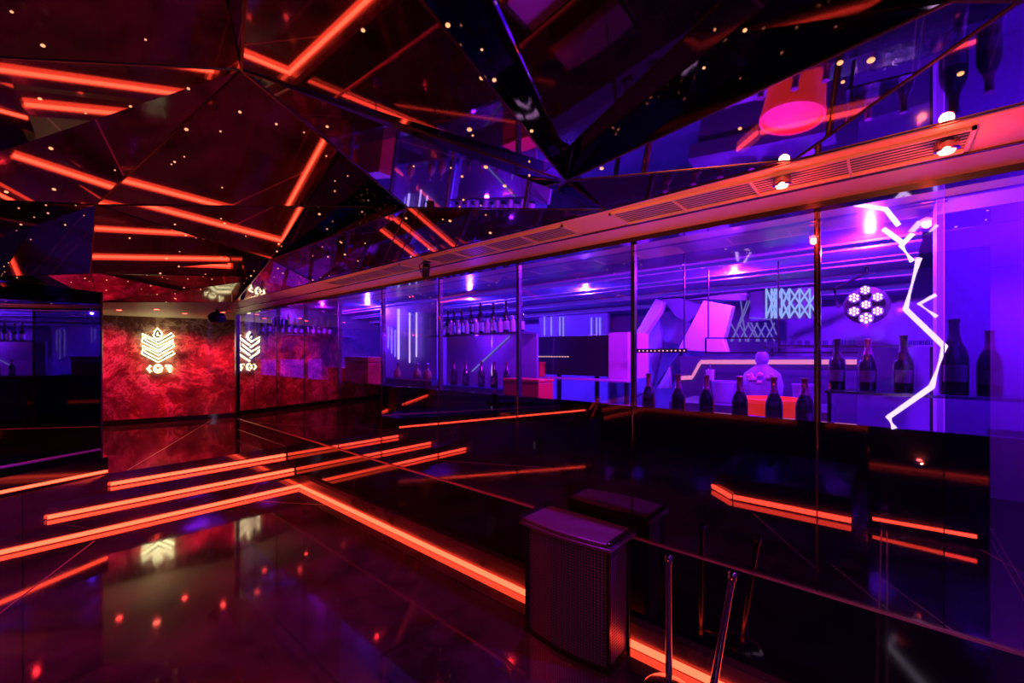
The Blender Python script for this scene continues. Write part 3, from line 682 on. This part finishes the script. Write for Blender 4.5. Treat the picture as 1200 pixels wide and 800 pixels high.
# hanging glass rail
X = 4.6; t = thing('hanging_rail', 'thin dark hanging rail frame above the drums', 'rack', (X, 0, 0))
b = B()
for a in (((827, 396), (913, 396)), ((827, 413), (1005, 413)), ((827, 396), (827, 413)), ((913, 396), (913, 413)), ((913, 405), (1005, 405))): bar(b, px(*a[0], X) - Vector((X, 0, 0)), px(*a[1], X) - Vector((X, 0, 0)), .015, .015)
link('frame', b, M['black'], t); pp = px(830, 396, X); link('hanger', box(B(), -.006, .006, pp.y - .006, pp.y + .006, pp.z, .86), M['black'], t)
pp = px(912, 396, X); link('hanger', box(B(), -.006, .006, pp.y - .006, pp.y + .006, pp.z, .86), M['black'], t)
# pink light line
b = B(); P = [(795, 443), (811, 442), (821, 424), (1004, 424)]
t = thing('pink_light_line', 'long pink light line with a kinked left end along the back wall', 'light strip', (5.0, 0, 0))
for a, c in zip(P, P[1:]): bar(b, px(*a, 5.0) - Vector((5, 0, 0)), px(*c, 5.0) - Vector((5, 0, 0)), .02, .045, up=(0, 0, 1) if abs(a[1] - c[1]) < 5 else (1, 0, 0))
link('tube', b, M['ledpink'], t)
pa, pc = px(797, 440, 5.02), px(1004, 424, 5.02); link('carrier', box(B(), .025, .10, pc.y, pa.y, ZU, -.02), M['barpaint2'], t)
# drums
def drum(u, v0, v1, wpx, X, m_, lab, nm):
    x, y = ray(u); tt = X / x; r = wpx / 2 / FPX * tt; z1 = px(u, v0, X).z; z0 = min(px(u, v1, X).z, z1 - .15)
    t = thing(nm, lab, 'drum stool', (X, y * tt, z0)); h = z1 - z0
    link('body', lathe(B(), [(0, 0), (r * .85, 0), (r * .86, .01), (r * .97, h * .9), (0, h * .9)], 36), M[m_], t, True)
    link('rim', lathe(B(), [(r * .97, h * .88), (r, h * .9), (r * .99, h), (r * .93, h), (r * .93, h * .9)], 36), M[m_], t, True)
    return t
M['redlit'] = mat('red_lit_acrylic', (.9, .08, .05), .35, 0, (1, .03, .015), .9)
drum(904, 460, 505, 68, 3.48, 'redlit', 'glowing red round bucket on the work counter', 'ice_bucket').location.z = ZU + .84
drum(850, 446, 470, 30, 4.3, 'barwall', 'blue violet round drum left of the vase', 'drum_stool'); drum(943, 450, 470, 26, 4.3, 'barwall', 'small violet round drum beside the pane divider', 'drum_stool')
t = thing('drum_table', 'dark back counter holding the drums and the vase', 'counter', (4.3, px(975, 470, 4.3).y, ZU)); zz = px(850, 470, 4.3).z - ZU
link('worktop', box(B(), -.35, .35, 0, px(800, 470, 4.3).y - px(975, 470, 4.3).y, zz - .14, zz - .0), M['barpaint2'], t)
link('body', box(B(), -.3, .3, .05, px(800, 470, 4.3).y - px(975, 470, 4.3).y - .05, 0, zz - .14), M['barpaint2'], t)
# vase with blossoms
x, y = ray(893); XV = 4.35; tt = XV / x; z0 = px(850, 470, 4.3).z
t = thing('flower_vase', 'rounded violet vase with pink blossoms behind the red bucket', 'vase', (XV, y * tt, z0)); hh = px(893, 412, XV).z - z0
link('body', lathe(B(), [(0, 0), (.08, 0), (.15, .1 * hh), (.165, .35 * hh), (.14, .58 * hh), (.06, .72 * hh), (.04, .76 * hh), (.055, .82 * hh), (.05, .95 * hh), (.03, hh), (0, hh)], 28), M['barwall'], t, True)
b = B()
for i in range(16):
    a = random.uniform(math.pi - .6, math.pi + .8); z = random.uniform(.42, .58) * hh; r = .165
    bmesh.ops.create_icosphere(b, subdivisions=1, radius=random.uniform(.014, .024), matrix=Matrix.Translation((r * math.cos(a), r * math.sin(a), z)))
link('blossom', b, M['petal'], t, True)
# cocktail glass / cup on drum
x, y = ray(832); XG = 4.0
t = thing('shaker_bottle', 'small pale shaker standing left of the blue drum', 'shaker', (XG, y / x * XG, px(832, 445, XG).z)); link('body', lathe(B(), [(0, 0), (.03, 0), (.036, .09), (0, .09)], 14), M['label'], t, True); link('spout', lathe(B(), [(.012, .09), (.007, .13), (0, .15)], 10), M['chrome'], t, True)
# moving multi lamp
XL = 5.0; cpt = px(1015, 357, XL); k_ = XL / ray(1015)[0] / FPX
t = thing('seven_eye_spotlight', 'round stage light with seven glowing lenses in a ring', 'stage light', cpt)
R_ = Matrix.Rotation(-math.pi / 2, 4, 'Y')
o = link('housing', lathe(B(), [(0, -.05), (19 * k_, -.05), (22 * k_, -.04), (22 * k_, .0), (0, .02)], 32), M['black'], t, True); o.matrix_local = Matrix.Translation((.08, 0, 0)) @ R_
for i, (du, dv, r) in enumerate(((0, 0, 5.2), (-1, -17, 5.5), (13.5, -9, 5.5), (13.5, 7.5, 5.5), (0, 16, 7.2), (-14, 8, 6), (-14, -8, 6))):
    q_ = px(1015 + du, 357 + dv, XL) - cpt
    b = B(); lathe(b, [(0, 0), (r * k_, 0), (r * k_, .02), (0, .03)], 20)
    o = link('lens', b, M['lens'], t, True); o.matrix_local = Matrix.Translation(q_) @ R_
    b = B()
    for a in range(7):
        rr_ = 0 if a == 6 else r * k_ * .6; an = a * math.pi / 3
        bmesh.ops.create_icosphere(b, subdivisions=1, radius=r * k_ * .24, matrix=Matrix.Translation((rr_ * math.cos(an), rr_ * math.sin(an), .03)))
    g_ = link('diode', b, M['parled'], o, True)
link('yoke', tube(B(), [(.1, .2, 0), (.1, .24, .18), (.1, 0, .3), (.1, 0, .93 - cpt.z)], .015, 8), M['black'], t, True)
# glasses
GL = [(0, 0), (.026, 0), (.03, .004), (.034, .085), (.031, .085), (.027, .01), (0, .01)]
g0 = thing('tumbler', 'x', 'glass', (0, 0, 0)); link('glass', lathe(B(), GL, 14), M['clear'], g0, True)
fresh = True
def glass(loc, lab, grp, s=1):
    global fresh
    if fresh: g0.location = loc; g0['label'] = lab; g0['group'] = grp; g0.scale = (s,) * 3; fresh = False; return
    dup(g0, loc, lab, grp, scale=s)
def grow(u0, u1, v, X, n, lab, grp, z=None, s=1, jit=0):
    for i in range(n):
        u = u0 + (u1 - u0) * i / (n - 1); p = px(u, v, X + random.uniform(-jit, jit))
        glass((p.x, p.y, p.z if z is None else z), lab % ORD[i], grp, s)
zw = ZU + .84
grow(997, 1095, 500, 3.42, 8, 'upturned tumbler on the work counter below the zigzag neon, %s from the left', 'tumblers on the work counter', zw)
grow(690, 733, 470, 3.42, 5, 'tumbler in the sparkling row right of the red box, %s from the left', 'tumblers right of the red box', zw)
grow(1168, 1215, 500, 3.1, 5, 'tumbler in the pink lit cluster at the far right, %s from the left', 'tumblers at the far right', ZC)
t = thing('rack_board', 'thin glass board carrying small glasses on the bar back wall', 'shelf', (5.2, 0, px(960, 406, 5.2).z))
link('board', box(B(), -.08, .08, px(1100, 412, 5.2).y, px(896, 406, 5.2).y, -.012, 0), M['shelfglass'], t); link('bracket', box(B(), -.01, .01, -.3, -.28, -1.40, -.012), M['black'], t); link('bracket', box(B(), -.01, .01, .9, .92, -1.40, -.012), M['black'], t); link('lip', box(B(), -.085, -.078, px(1100, 412, 5.2).y, px(896, 406, 5.2).y, -.014, .004), M['chrome'], t)
zr = px(960, 406, 5.2).z
grow(1066, 1094, 410, 5.2, 5, 'small glass on the back board behind the zigzag neon, %s from the left', 'glasses behind the zigzag neon', zr, .55)
grow(957, 998, 405, 5.2, 5, 'small glass on the back board above the large bottles, %s from the left', 'glasses above the large bottles', zr, .72)
grow(900, 946, 405, 5.2, 6, 'small glass on the back board under the bright lattice, %s from the left', 'glasses under the bright lattice', zr, .72)
